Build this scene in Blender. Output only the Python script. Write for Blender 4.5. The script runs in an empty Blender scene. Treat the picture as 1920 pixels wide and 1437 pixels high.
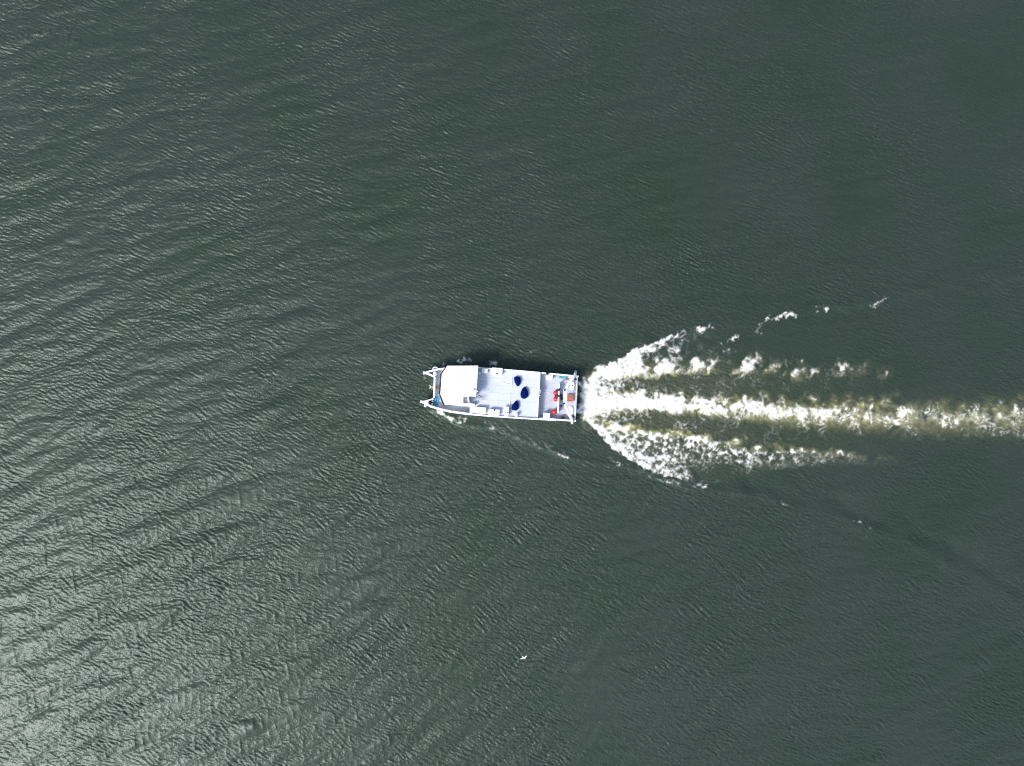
import bpy, bmesh, math, random
import numpy as np
from mathutils import Vector, Matrix

# ------------------------------------------------------------------ camera, world, sun, exposure
S = bpy.context.scene
C = S.collection
R = math.radians
CAM_H = 80.0                     # drone height over the water; the frame is 120 m wide at the surface
cd = bpy.data.cameras.new('camera'); cam = bpy.data.objects.new('camera', cd); C.objects.link(cam)
cd.sensor_width = 36.0; cd.lens = 24.0; cd.clip_start = 0.5; cd.clip_end = 20000
cam.location = (0, 0, CAM_H); cam.rotation_euler = (0, 0, 0)
S.camera = cam

SUN_ZEN = 47.5                   # degrees from the zenith
SUN_AZ = Vector((-0.80, -0.60))  # horizontal direction towards the sun (lower left of the picture)
w = bpy.data.worlds.new('World'); S.world = w; w.use_nodes = True
nt = w.node_tree; bg = nt.nodes['Background']
sky = nt.nodes.new('ShaderNodeTexSky'); sky.sky_type = 'NISHITA'; sky.sun_disc = False
sky.sun_elevation = R(90 - SUN_ZEN); sky.sun_rotation = math.atan2(SUN_AZ.x, SUN_AZ.y)
sky.air_density = 1.0; sky.dust_density = 3.0; sky.ozone_density = 1.0
nt.links.new(sky.outputs[0], bg.inputs[0]); bg.inputs[1].default_value = 0.15
ld = bpy.data.lights.new('sun', 'SUN'); ld.energy = 2.6; ld.angle = R(15.0); ld.color = (1.0, 0.98, 0.955)
sun = bpy.data.objects.new('sun', ld); C.objects.link(sun)
sz = math.sin(R(SUN_ZEN)); sdir = Vector((SUN_AZ.x*sz, SUN_AZ.y*sz, math.cos(R(SUN_ZEN))))
sun.rotation_euler = sdir.to_track_quat('Z', 'Y').to_euler(); sun.location = sdir*200
S.view_settings.view_transform = 'Standard'; S.view_settings.look = 'None'
S.view_settings.exposure = 0.75; S.view_settings.gamma = 1.0
S.render.engine = 'CYCLES'
S.cycles.use_denoising = False
S.cycles.max_bounces = 6; S.cycles.diffuse_bounces = 2; S.cycles.glossy_bounces = 2
S.cycles.sample_clamp_indirect = 4.0
S.cycles.filter_width = 1.15

# ------------------------------------------------------------------ materials
def nodes(name):
    m = bpy.data.materials.new(name); m.use_nodes = True
    t = m.node_tree; return m, t, t.nodes['Principled BSDF']
def paint(name, col, rough=0.45, var=0.06, scale=6.0, bump=0.0, bscale=60.0, metal=0.0, spec=0.5):
    m, t, b = nodes(name)
    tc = t.nodes.new('ShaderNodeTexCoord')
    n = t.nodes.new('ShaderNodeTexNoise'); n.inputs['Scale'].default_value = scale; n.inputs['Detail'].default_value = 6
    t.links.new(tc.outputs['Object'], n.inputs['Vector'])
    mr = t.nodes.new('ShaderNodeMapRange'); mr.inputs[1].default_value = 0.3; mr.inputs[2].default_value = 0.7
    mr.inputs[3].default_value = 1-var*2; mr.inputs[4].default_value = 1.0
    t.links.new(n.outputs[0], mr.inputs[0])
    mx = t.nodes.new('ShaderNodeMix'); mx.data_type = 'RGBA'; mx.blend_type = 'MULTIPLY'; mx.inputs[0].default_value = 1
    mx.inputs[6].default_value = (*col, 1); t.links.new(mr.outputs[0], mx.inputs[7])
    t.links.new(mx.outputs[2], b.inputs['Base Color'])
    b.inputs['Roughness'].default_value = rough; b.inputs['Metallic'].default_value = metal
    b.inputs['Specular IOR Level'].default_value = spec
    if bump:
        n2 = t.nodes.new('ShaderNodeTexNoise'); n2.inputs['Scale'].default_value = bscale
        t.links.new(tc.outputs['Object'], n2.inputs['Vector'])
        bp = t.nodes.new('ShaderNodeBump'); bp.inputs['Strength'].default_value = bump; bp.inputs['Distance'].default_value = 0.02
        t.links.new(n2.outputs[0], bp.inputs['Height']); t.links.new(bp.outputs[0], b.inputs['Normal'])
    return m
M = {
 'white': paint('white_gelcoat', (0.83, 0.84, 0.84), 0.35, 0.05),
 'hull': paint('hull_white', (0.78, 0.79, 0.79), 0.4, 0.08, 3),
 'roof': paint('roof_white', (0.90, 0.91, 0.925), 0.5, 0.012, 2),
 'deck': paint('pale_grey_deck', (0.485, 0.525, 0.59), 0.6, 0.05, 0.9),
 'deck_grey': paint('grey_deck', (0.41, 0.45, 0.525), 0.65, 0.07, 0.9),
 'box': paint('box_white', (0.84, 0.84, 0.83), 0.4, 0.04),
 'glass': paint('dark_window_glass', (0.006, 0.016, 0.018), 0.5, 0.0, spec=0.08),
 'blue': paint('navy_fabric', (0.0012, 0.0095, 0.092), 0.95, 0.15, 5, 0.3, 40, spec=0.05),
 'red': paint('red_plastic', (0.62, 0.012, 0.02), 0.25, 0.1),
 'orange': paint('orange_plastic', (0.72, 0.27, 0.18), 0.5, 0.1),
 'teal': paint('teal_rope', (0.10, 0.42, 0.45), 0.8, 0.2, 20),
 'skyblue': paint('bright_blue_net', (0.06, 0.36, 0.62), 0.8, 0.2, 20),
 'redrope': paint('rust_red_rope', (0.40, 0.11, 0.07), 0.8, 0.2, 20),
 'brown': paint('brown_rope', (0.33, 0.19, 0.13), 0.8, 0.2, 20),
 'black': paint('black_rubber', (0.012, 0.012, 0.018), 0.55, 0.1),
 'yellow': paint('yellow_mark', (0.72, 0.60, 0.20), 0.6, 0.2, 8),
 'tan': paint('ochre_wood', (0.30, 0.19, 0.055), 0.6, 0.2, 12),
 'steel': paint('galvanised_steel', (0.45, 0.47, 0.50), 0.4, 0.15, 10, metal=0.5),
 'pink': paint('red_pennant', (0.78, 0.13, 0.17), 0.8, 0.1),
 'gull': paint('gull_white', (0.80, 0.80, 0.80), 0.8, 0.05),
 'gullgrey': paint('gull_grey', (0.30, 0.31, 0.36), 0.8, 0.05),
}

def water_material():
    m, t, b = nodes('river_water')
    N = t.nodes; L = t.links
    geo = N.new('ShaderNodeNewGeometry')
    def noise(scale, detail=4, rough=0.55):
        n = N.new('ShaderNodeTexNoise'); n.inputs['Scale'].default_value = scale
        n.inputs['Detail'].default_value = detail; n.inputs['Roughness'].default_value = rough
        L.new(geo.outputs['Position'], n.inputs['Vector']); return n
    fo = N.new('ShaderNodeAttribute'); fo.attribute_name = 'foam'
    ae = N.new('ShaderNodeAttribute'); ae.attribute_name = 'aerated'
    # turbid body colour, drifting slightly between green and grey green
    nv = noise(0.07, 7)
    body = N.new('ShaderNodeMix'); body.data_type = 'RGBA'
    body.inputs[6].default_value = (0.0192, 0.0312, 0.0208, 1); body.inputs[7].default_value = (0.0240, 0.0345, 0.0266, 1)
    mr = N.new('ShaderNodeMapRange'); mr.inputs[1].default_value = 0.38; mr.inputs[2].default_value = 0.62
    L.new(nv.outputs[0], mr.inputs[0]); L.new(mr.outputs[0], body.inputs[0])
    aer = N.new('ShaderNodeMix'); aer.data_type = 'RGBA'; aer.inputs[7].default_value = (0.36, 0.335, 0.130, 1)
    L.new(ae.outputs['Fac'], aer.inputs[0]); L.new(body.outputs[2], aer.inputs[6])
    # foam: broken a little more finely than the mesh can carry
    nf = noise(7.0, 5, 0.65)
    ad = N.new('ShaderNodeMath'); ad.operation = 'MULTIPLY_ADD'; ad.inputs[1].default_value = 0.7; ad.inputs[2].default_value = -0.35
    L.new(nf.outputs[0], ad.inputs[0])
    # noise only bites where the foam is partial
    one = N.new('ShaderNodeMath'); one.operation = 'SUBTRACT'; one.inputs[0].default_value = 1.0; L.new(fo.outputs['Fac'], one.inputs[1])
    par = N.new('ShaderNodeMath'); par.operation = 'MULTIPLY'; L.new(fo.outputs['Fac'], par.inputs[0]); L.new(one.outputs[0], par.inputs[1])
    par4 = N.new('ShaderNodeMath'); par4.operation = 'MULTIPLY'; par4.inputs[1].default_value = 4.0; L.new(par.outputs[0], par4.inputs[0])
    ma = N.new('ShaderNodeMath'); ma.operation = 'MULTIPLY_ADD'; ma.use_clamp = True
    L.new(ad.outputs[0], ma.inputs[0]); L.new(par4.outputs[0], ma.inputs[1]); L.new(fo.outputs['Fac'], ma.inputs[2])
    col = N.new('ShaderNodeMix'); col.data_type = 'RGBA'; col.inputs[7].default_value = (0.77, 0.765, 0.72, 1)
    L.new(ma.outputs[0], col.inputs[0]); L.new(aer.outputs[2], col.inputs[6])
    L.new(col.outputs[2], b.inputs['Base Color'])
    ro = N.new('ShaderNodeMapRange'); ro.inputs[3].default_value = 0.43; ro.inputs[4].default_value = 0.7
    L.new(ma.outputs[0], ro.inputs[0]); L.new(ro.outputs[0], b.inputs['Roughness'])
    b.inputs['IOR'].default_value = 1.333
    b.inputs['Specular Tint'].default_value = (0.72, 1.0, 0.92, 1)
    cw = N.new('ShaderNodeMapRange'); cw.inputs[3].default_value = 0.12; cw.inputs[4].default_value = 0.0
    L.new(ma.outputs[0], cw.inputs[0]); L.new(cw.outputs[0], b.inputs['Coat Weight'])
    b.inputs['Coat Roughness'].default_value = 0.12; b.inputs['Coat IOR'].default_value = 1.33
    # capillary ripples below the mesh resolution
    nb = noise(5.0, 5, 0.6)
    bp = N.new('ShaderNodeBump'); bp.inputs['Strength'].default_value = 0.55; bp.inputs['Distance'].default_value = 0.06
    L.new(nb.outputs[0], bp.inputs['Height'])
    # beyond the finely meshed area the same wave trains are carried by bump alone
    fr = N.new('ShaderNodeAttribute'); fr.attribute_name = 'coarse'; last = bp
    for ang, lam, asp, dist in ((-27, 2.6, 1.6, 0.5),):
        mp = N.new('ShaderNodeMapping'); mp.inputs['Rotation'].default_value = (0, 0, R(ang)); mp.inputs['Scale'].default_value = (1/(lam*asp), 1/lam, 1)
        L.new(geo.outputs['Position'], mp.inputs['Vector'])
        n = N.new('ShaderNodeTexNoise'); n.inputs['Scale'].default_value = 1.0; n.inputs['Detail'].default_value = 5; L.new(mp.outputs[0], n.inputs['Vector'])
        mu = N.new('ShaderNodeMath'); mu.operation = 'MULTIPLY'; L.new(n.outputs[0], mu.inputs[0]); L.new(fr.outputs['Fac'], mu.inputs[1])
        b2 = N.new('ShaderNodeBump'); b2.inputs['Strength'].default_value = 1.0; b2.inputs['Distance'].default_value = dist
        L.new(mu.outputs[0], b2.inputs['Height']); L.new(last.outputs[0], b2.inputs['Normal']); last = b2
    bp = last
    L.new(bp.outputs[0], b.inputs['Normal']); L.new(bp.outputs[0], b.inputs['Coat Normal'])
    return m
M['water'] = water_material()

# ------------------------------------------------------------------ tags and small helpers
def tag(o, label=None, cat=None, group=None, kind=None):
    if label: o['label'] = label
    if cat: o['category'] = cat
    if group: o['group'] = group
    if kind: o['kind'] = kind
    return o
def at(px, py, z=0.0):
    """ground position of a point of the photo (1920 px frame) at height z"""
    k = (CAM_H - z)/CAM_H/16.0
    return Vector(((px-960)*k, (718.5-py)*k, z))

# ------------------------------------------------------------------ water surface
rng = np.random.default_rng(11)
D = 0.085
NX, NY = 1568, 1200
LX, LY = NX*D, NY*D
xs = (np.arange(NX)-NX/2+0.5)*D; ys = (np.arange(NY)-NY/2+0.5)*D
X, Y = np.meshgrid(xs, ys)
PX = (960+X*16).astype(np.float32); PY = (718.5-Y*16).astype(np.float32)
KX, KY = np.meshgrid(np.fft.rfftfreq(NX, D), np.fft.fftfreq(NY, D))
KM = np.hypot(KX, KY); KM[0, 0] = 1e-6
KA = np.arctan2(KY, KX)
def spec(lam0, lam1, p=-1.5, ang=None, spread=None):
    a = KM**p
    lo, hi = 1/lam1, 1/lam0
    a = a*(1/(1+np.exp(-(KM-lo)/(0.12*lo))))*(1/(1+np.exp((KM-hi)/(0.12*hi))))
    if ang is not None:
        c = np.cos(KA-R(ang)); a = a*np.exp(-((1-c*c))/(2*math.sin(R(spread))**2))
    a[0, 0] = 0
    return a
def field(lam0, lam1, p=-1.5, ang=None, spread=None, chop=False):
    a = spec(lam0, lam1, p, ang, spread)
    F = a*(rng.standard_normal(a.shape)+1j*rng.standard_normal(a.shape))
    h = np.fft.irfft2(F, (NY, NX)); s = h.std()
    if not chop: return (h/s).astype(np.float32)
    dx = np.fft.irfft2(-1j*KX/KM*F, (NY, NX)); dy = np.fft.irfft2(-1j*KY/KM*F, (NY, NX))
    return (h/s).astype(np.float32), (dx/s).astype(np.float32), (dy/s).astype(np.float32)
def sst(a, b, x):
    t = np.clip((x-a)/(b-a), 0, 1); return t*t*(3-2*t)
def ip(x, pts):
    p = np.array(pts, float); return np.interp(x, p[:, 0], p[:, 1]).astype(np.float32)
def polydist(pts, px, py):
    """distance to a polyline and its arc parameter (0..1)"""
    best = np.full(px.shape, 1e9, np.float32); par = np.zeros(px.shape, np.float32)
    pts = np.array(pts, float); seg = np.hypot(*np.diff(pts, axis=0).T); cum = np.concatenate([[0], np.cumsum(seg)])
    for i in range(len(pts)-1):
        ax, ay = pts[i]; vx, vy = pts[i+1]-pts[i]
        t = np.clip(((px-ax)*vx+(py-ay)*vy)/(vx*vx+vy*vy), 0, 1)
        d = np.hypot(px-ax-t*vx, py-ay-t*vy)
        m = d < best; best = np.where(m, d, best); par = np.where(m, (cum[i]+t*seg[i])/cum[-1], par)
    return best, par

def blur(a, n):
    for ax in (0, 1):
        c = np.cumsum(np.pad(a, [(n+1, n) if k == ax else (0, 0) for k in (0, 1)], mode='edge'), axis=ax, dtype=np.float64)
        a = (np.take(c, np.arange(2*n+1, c.shape[ax]), ax)-np.take(c, np.arange(0, c.shape[ax]-2*n-1), ax))/(2*n+1)
    return a
# wave trains
h1, dx1, dy1 = field(1.6, 5.5, -1.6, 117, 17, True)
h2, dx2, dy2 = field(0.7, 2.2, -1.4, 108, 28, True)
h3 = field(0.22, 0.66, -0.8, 70, 17)
h3b = field(0.22, 0.80, -0.9, 104, 24)
h4 = field(0.17, 0.4, -0.6)
h6 = field(0.35, 1.4, -0.9)
h5 = field(0.3, 1.1, -1.0, 48, 14)*np.clip(0.5+0.6*field(2, 8, -1.4), 0, 2)
hx = field(0.6, 1.5, -1.0, 6, 20)          # cross chop: crests nearly vertical in the picture
hs = field(1.0, 4.0, -1.3, 145, 16)        # steep crests of the upper left
patch = field(6, 30, -1.5); patch2 = np.clip(field(3, 14, -1.5), -2, 2)
left = 1-sst(300, 1350, PX+0.25*(PY-700))
ul = (1-sst(100, 800, PX+0.6*PY))
ll = (1-sst(200, 1250, PX-0.55*(PY-1100)))*sst(650, 1050, PY)

# the wake's two arms and the calmer water between them
UP = [(1085, 712), (1120, 700), (1185, 652), (1300, 612), (1430, 601), (1540, 578), (1665, 560), (2000, 505)]
LO = [(1085, 782), (1120, 808), (1190, 868), (1272, 898), (1400, 924), (1470, 945), (1600, 980), (1700, 1012), (1860, 1100), (2000, 1180)]
yu = ip(PX, UP); yl = ip(PX, LO)
inside = sst(1095, 1150, PX)*sst(-6, 10, PY-yu)*sst(-6, 10, yl-PY)
calm = inside*(1-0.55*sst(1450, 1950, PX))
du, pu = polydist(UP, PX, PY); dl, pl = polydist(LO, PX, PY)

a1 = 0.036+0.016*left; a2 = 0.012+0.003*left
rip = (1.0+0.12*left)*(1-0.35*calm)*(1+0.25*patch)
a1 = a1*(1-0.6*calm); a2 = a2*(1-0.4*calm)
H = a1*h1+a2*h2
DX = 0.9*(a1*dx1+a2*dx2); DY = 0.9*(a1*dy1+a2*dy2)
H += rip*(0.0106*h3*(1+0.35*patch2)+0.0078*h3b*(1-0.4*patch2)+0.0046*h4+0.0060*h6*(1-0.85*left)+0.0085*h5*(0.35+0.65*sst(500, 900, PY)))
H += 0.009*ll*np.maximum(hx, -0.5)*np.abs(hx)*0.7
steep = np.exp(-(hs/0.35)**2)*np.clip(0.6+0.6*field(2, 8, -1.5), 0, 2)
H += 0.034*ul*steep
# wake arms as low ridges with a trough behind
fadeu = sst(1100, 1200, PX)*np.clip(0.55+0.35*field(2.5, 9, -1.6), 0, 1.3)*0.75
wq = 5*field(1.5, 7, -1.6); du, pu = polydist(UP, PX+wq, PY+wq); dl, pl = polydist(LO, PX+wq, PY+wq)
H += fadeu*0.16*np.exp(-(du/9)**2)*(1-0.5*pu)-fadeu*0.10*np.exp(-((du-18)/12)**2)*inside
H += fadeu*0.16*np.exp(-(dl/14)**2)*(1-0.3*pl)-fadeu*0.17*np.exp(-((dl-26)/20)**2)*inside
BOWL = [(815, 768), (866, 795), (940, 805), (1000, 832), (1062, 858), (1200, 880), (1290, 915)]
BOWU = [(815, 690), (860, 680), (935, 672), (990, 660), (1060, 640), (1150, 610)]
dbl, pbl = polydist(BOWL, PX, PY); dbu, pbu = polydist(BOWU, PX, PY)
H += 0.14*np.exp(-(dbl/6)**2)*(1-0.7*pbl)+0.12*np.exp(-(dbu/6)**2)*(1-0.9*pbu)

# foam ------------------------------------------------------------
nA = field(1.0, 4.0, -1.4); nB = field(0.45, 1.5, -1.2); nC = field(0.2, 0.55, -0.8)
nD = field(0.8, 2.4, -1.2); nE = field(0.5, 1.3, -1.0); nF = field(0.35, 1.0, -0.9); nG = field(0.6, 2.0, -1.2)
II, JJ = np.meshgrid(np.arange(NY), np.arange(NX), indexing='ij')
def warp(a, sx, sy):
    return a[np.clip(II+np.rint(sy/D).astype(int), 0, NY-1), np.clip(JJ+np.rint(sx/D).astype(int), 0, NX-1)]
def ridge(n, wd): return np.exp(-(n/wd)**2)
wE = warp(nE, 0.55*nA, 0.55*nG); wF = warp(nF, 0.35*nG+0.15*nB, 0.35*nA-0.15*nE); wC = warp(nC, 0.30*nB, 0.30*nE)
px = PX+3.5*nD+1.8*nE; py = PY+3.2*nA+2.2*nB
nL = field(1.3, 3.2, -2.2); nM = field(0.9, 2.2, -2.2); nS = field(1.5, 4, -2.5); nT = field(1.5, 4, -2.5)
wL = warp(nL, 0.9*nS, 0.9*nT); wM = warp(nM, 0.6*nT, -0.6*nS); wN = warp(nL, 0.8*nT+2.0, 0.8*nS+3.0)
wisp = ridge(wL, 0.30)+0.9*ridge(wM, 0.32)
tex = 0.50*nA+0.24*nB+0.16*wC+0.80*(wisp-0.50)
filg = np.clip(0.30+0.75*field(1.5, 5, -1.3), 0, 1.2)
fil = (ridge(wL, 0.17)+0.9*ridge(wM, 0.19)+0.8*ridge(wN, 0.15))*filg*np.clip(0.75+0.35*nC, 0.1, 1.3)
foam = np.zeros_like(PX); aer = np.zeros_like(PX)
def grow(Dn, a=0.34, s=1.5, t=None):
    t = tex if t is None else t; s = 0.62*s
    return sst(0, 1, (Dn+a*t*np.clip(2.4*Dn, 0, 1)-0.5)*s+0.5)*sst(0.02, 0.22, Dn)
def add(f):
    global foam
    foam = 1-(1-foam)*(1-np.clip(f, 0, 1))
def addaer(a):
    global aer
    aer = np.maximum(aer, a)
def puffs(x0, x1, gap, yf, sxf, syf, ampf, shear, seed, jit=0.25):
    rr = np.random.default_rng(seed); out = np.zeros_like(PX); x = x0
    while x < x1:
        xc = x+gap*jit*rr.standard_normal(); yc_ = float(ip(np.array([xc]), yf)[0])+2.5*rr.standard_normal()
        a = float(ip(np.array([xc]), ampf)[0])*(1+0.22*rr.standard_normal())
        sx = float(ip(np.array([xc]), sxf)[0])*(1+0.2*rr.standard_normal()); sy = float(ip(np.array([xc]), syf)[0])*(1+0.2*rr.standard_normal())
        sh = shear*(1+0.5*rr.standard_normal())
        dy = py-yc_; d2 = ((px-xc-sh*dy)/sx)**2+(dy/sy)**2
        out = np.maximum(out, a*np.exp(-d2**1.2))
        x += gap*(0.8+0.4*rr.random())
    return out
# stern cauldron
st = sst(1082, 1096, px+5*nB)*(1-sst(1098, 1170, px+0.6*np.abs(py-752)))*sst(-6, 6, py-713+0.55*np.clip(PX-1100, 0, 60))*(1-sst(-6, 6, py-788-0.9*np.clip(PX-1102, 0, 60)))
st = st*(1-0.95*np.exp(-(((PX-1085)/8)**2+((PY-750)/16)**2)))
add(grow(1.18*st, 0.42, 1.6)); addaer(0.6*st)
# centre stream: a solid core that breaks into puffs
YC = [(1085, 749), (1150, 752), (1200, 755), (1300, 761), (1400, 769), (1500, 776), (1600, 781), (1760, 786), (1920, 785), (2100, 788)]
yc = ip(px, YC); on = sst(1084, 1100, PX)
hw = ip(px, [(1085, 30), (1130, 20), (1180, 13), (1300, 12), (1400, 14), (1500, 16), (2100, 21)])
core = ip(PX, [(1085, 1.5), (1200, 1.35), (1280, 1.05), (1340, 0.72), (1420, 0.50), (1500, 0.40), (1600, 0.27), (1700, 0.14), (1920, 0.10), (2100, 0.1)])*np.exp(-np.abs((py-yc)/hw)**2.2)
pc = puffs(1180, 2060, 44, YC, [(1180, 15), (1500, 14), (1920, 13)], [(1180, 15), (1400, 16), (1920, 15)],
           [(1180, 0.9), (1340, 0.95), (1470, 0.84), (1560, 0.58), (1640, 0.42), (1760, 0.26), (1920, 0.26), (2100, 0.3)], 0.45, 3)
dc = np.maximum(core, pc)+0.30*np.minimum(core, pc)
add(on*grow(dc, 0.44, 1.5))
halo = np.exp(-((py-yc)/(hw*1.65))**2)
add(on*0.85*sst(0.15, 0.7, halo)*np.clip(fil*ip(PX, [(1085, 1.3), (1450, 1.5), (1650, 1.9), (1920, 1.7)]), 0, 1))
addaer(on*np.exp(-((py-yc+1)/(hw*1.30))**2)*ip(PX, [(1085, .9), (1350, .82), (1600, .60), (1760, .38), (1920, .34)])*np.clip(0.75+0.22*nA+0.10*nG+0.05*nB, 0, 1.15))
add(on*0.34*np.exp(-((py-yc)/(hw*1.05))**2)*np.clip(0.6+0.3*nG+0.25*(wisp-.5), 0, 1)*ip(PX, [(1085, .3), (1300, .6), (1500, .9), (1700, .85), (1920, .75)]))
# upper stream
Y1 = [(1095, 716), (1130, 700), (1180, 693), (1250, 690), (1340, 688), (1450, 690), (1540, 695), (1640, 698), (1800, 705)]
y1 = ip(px, Y1); up_on = sst(1096, 1118, PX)
core1 = ip(PX, [(1090, 1.4), (1150, 1.2), (1200, 0.85), (1260, 0.45), (1340, 0.2), (1420, 0)])*np.exp(-np.abs((py-y1)/ip(px, [(1095, 12), (1150, 16), (1300, 13)]))**2.2)
p1 = puffs(1190, 1660, 38, Y1, [(1180, 17), (1400, 15), (1640, 11)], [(1180, 16), (1400, 14), (1640, 11)],
           [(1180, .95), (1330, 0.85), (1410, 0.72), (1480, 0.52), (1560, 0.46), (1640, 0.50), (1660, 0.3)], -0.5, 8, .15)
d1 = np.maximum(core1, p1); add(up_on*grow(d1, 0.46, 1.5))
addaer(up_on*np.exp(-((py-y1-10)/9)**2)*np.clip(d1+0.6*np.roll(p1, -4, 0), 0, 1)*ip(PX, [(1100, .7), (1400, .65), (1500, .3), (1650, .12)]))
addaer(0.30*up_on*np.clip(d1, 0, 1))
add(up_on*0.5*np.exp(-((py-y1+3)/22)**2)*np.clip(fil*1.2, 0, 1)*ip(PX, [(1100, 1), (1400, .8), (1560, .5), (1700, 0)]))
# lacy fan between the upper stream and the upper crest
ue = ip(PX, [(1100, 716), (1120, 704), (1142, 682), (1166, 673), (1186, 656), (1230, 643), (1250, 633), (1300, 615), (1345, 613), (1420, 604)])
de = PY+2.2*nB+1.4*nC-ue
fanu = sst(-1.5, 1.5, de)*(1-sst(-6, 6, PY-y1))*sst(1100, 1115, PX)*(1-sst(1330, 1360, PX))
near = np.exp(-np.clip(de, 0, None)/ip(PX, [(1100, 30), (1160, 16), (1200, 9), (1260, 6), (1340, 4)]))
add(fanu*grow(ip(PX, [(1100, 1.1), (1150, 0.74), (1190, 0.40), (1250, 0.24), (1300, 0.13), (1345, 0.10), (1400, 0)])+ip(PX, [(1100, .7), (1200, .80), (1250, .85), (1300, .78), (1345, .55)])*near, 0.55, 1.9))
add(fanu*0.55*np.clip(fil*1.3, 0, 1)*ip(PX, [(1100, 1), (1250, .9), (1345, .35)]))
# lower fan
le = ip(PX, [(1094, 783), (1112, 801), (1135, 826), (1150, 841), (1190, 868), (1225, 885), (1255, 894), (1275, 897), (1310, 904), (1360, 906), (1440, 884), (1520, 872), (1640, 868), (1760, 870)])
lt = ip(px, [(1094, 778), (1112, 788), (1160, 802), (1200, 807), (1300, 819), (1400, 836), (1500, 845), (1640, 858), (1760, 862)])
de = le-PY+1.4*nB+1.0*nC
soft = ip(PX, [(1100, 1.5), (1270, 2), (1300, 9), (1500, 9), (1700, 6)])
fanl = sst(-1, 1, de/soft)*sst(-3, 5, py-lt)*sst(1092, 1108, PX)
near = np.exp(-np.clip(de, 0, None)/ip(PX, [(1100, 40), (1150, 17), (1200, 11), (1260, 4), (1300, 2)]))*(1-sst(1262, 1285, PX))
top = np.exp(-np.clip(PY-lt, 0, None)/8)
deep = sst(4, 30, de)
cell = (0.45*nB+0.30*nC+0.35*(wisp-.5))*deep+(1-deep)*(0.35*nB+0.75*wC)+0.30*nA+0.25*(wisp-.45)
dens = ip(PX, [(1100, 1.0), (1150, 0.58), (1200, 0.43), (1260, 0.38), (1320, 0.33), (1400, 0.27), (1460, 0.21), (1540, 0.16), (1640, 0.11), (1720, 0.0)])
dens = dens+0.75*near+0.26*top*ip(PX, [(1100, 1), (1400, 1), (1600, .3), (1700, 0)])-0.22*sst(1275, 1300, PX)*sst(22, 60, PY-lt)
add(fanl*grow(dens, 0.62, 1.6, cell))
add(fanl*0.5*np.clip(fil*1.2, 0, 1)*ip(PX, [(1100, .6), (1400, .8), (1600, .5), (1720, 0)]))
addaer(np.exp(-((py-lt-1)/8)**2)*sst(1100, 1125, PX)*ip(PX, [(1100, .75), (1250, .5), (1400, .36), (1560, .15), (1700, 0)])*np.clip(0.8+0.4*nA, 0, 1.1))
addaer(fanl*0.16*np.clip(dens, 0, 1))
# filaments between the streams
betw = sst(1095, 1120, PX)*sst(-4, 8, PY-y1)*sst(-4, 8, lt-PY)*ip(PX, [(1095, 1), (1220, 0.9), (1330, 0.62), (1450, 0.32), (1600, 0.10), (1700, 0.0)])
add(0.78*betw*np.clip(fil*1.35, 0, 1.0))
add(grow(0.66-0.85*sst(1108, 1180, px), 0.55, 1.6)*sst(1095, 1110, PX)*sst(-4, 8, PY-y1)*sst(-4, 8, lt-PY))
addaer(0.08*betw)
# thin faint pale streaks along crest lines in the upper left, mixed into the foam mask
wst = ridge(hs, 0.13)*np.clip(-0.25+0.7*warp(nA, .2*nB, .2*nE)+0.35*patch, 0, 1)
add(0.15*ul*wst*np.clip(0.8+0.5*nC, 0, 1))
# small breaking crests along the arms, bow waves, flecks
def crest(pts, wdt, amt, lace=0.5, taper=True):
    d, p = polydist(pts, PX+1.5*nD+1.2*nC, PY+1.5*nE+1.2*nC)
    e = np.exp(-(d/wdt)**2)*(np.clip(np.sin(np.pi*np.clip(p, .02, .98))*2.2, 0, 1) if taper else 1)
    add(grow(amt*e, lace, 1.8)*sst(0.05, 0.3, e))
crest([(1431, 603), (1440, 599), (1455, 597), (1472, 592), (1482, 588), (1492, 591), (1496, 597)], 2.9, 1.0, 0.45)
crest([(1418, 628), (1424, 613), (1432, 604)], 1.5, 0.55, 0.4)
crest([(1526, 584), (1536, 578), (1546, 577), (1554, 583)], 5.0, 0.50, 0.75)
crest([(1622, 577), (1640, 573), (1656, 562), (1670, 557), (1675, 562)], 1.4, 0.66, 0.5)
crest([(1345, 648), (1372, 636), (1392, 625)], 3.0, 0.50, 0.45)
crest([(1355, 665), (1380, 655), (1395, 660)], 5.0, 0.40, 0.45)
crest([(1590, 981), (1604, 977), (1620, 984), (1640, 994)], 1.1, 0.60, 0.35)
crest([(1456, 941), (1470, 944), (1492, 953)], 2.5, 0.34, 0.6)
crest([(1660, 1008), (1690, 1017)], 2, 0.30, 0.5)
crest([(1290, 910), (1310, 908), (1330, 912)], 6.0, 0.45, 0.5)
crest([(1205, 888), (1240, 902), (1285, 908)], 3.0, 0.36, 0.45)
crest([(1140, 862), (1160, 870), (1170, 873)], 2.5, 0.42, 0.4)
crest([(814, 766), (828, 774), (842, 782), (854, 789), (868, 796)], 3.6, 0.86, 0.34)
crest([(852, 780), (870, 785), (884, 790)], 5.0, 0.36, 0.6)
crest([(900, 788), (912, 800), (930, 806), (942, 800)], 4.0, 0.27, 0.6)
nO = field(0.3, 1.3, -0.9, 52, 18)
dd, pp = polydist([(925, 792), (970, 814), (1000, 829), (1035, 843), (1062, 857)], PX+2*nD, PY+2*nE)
add(0.42*np.exp(-(dd/(3.5+5*(1-pp)))**2)*np.clip(0.35+0.6*nO, 0, 1))  # light grey sheen of brushed ripples, painted in through the foam mask
dd, pp = polydist([(1140, 858), (1180, 876), (1230, 897), (1290, 912)], PX+2*nD, PY+2*nE)
add(0.34*np.exp(-(dd/6)**2)*np.clip(-0.1+0.6*nO, 0, 1))
crest([(1048, 853), (1058, 857), (1067, 857)], 1.8, 0.9, 0.2)
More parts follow.
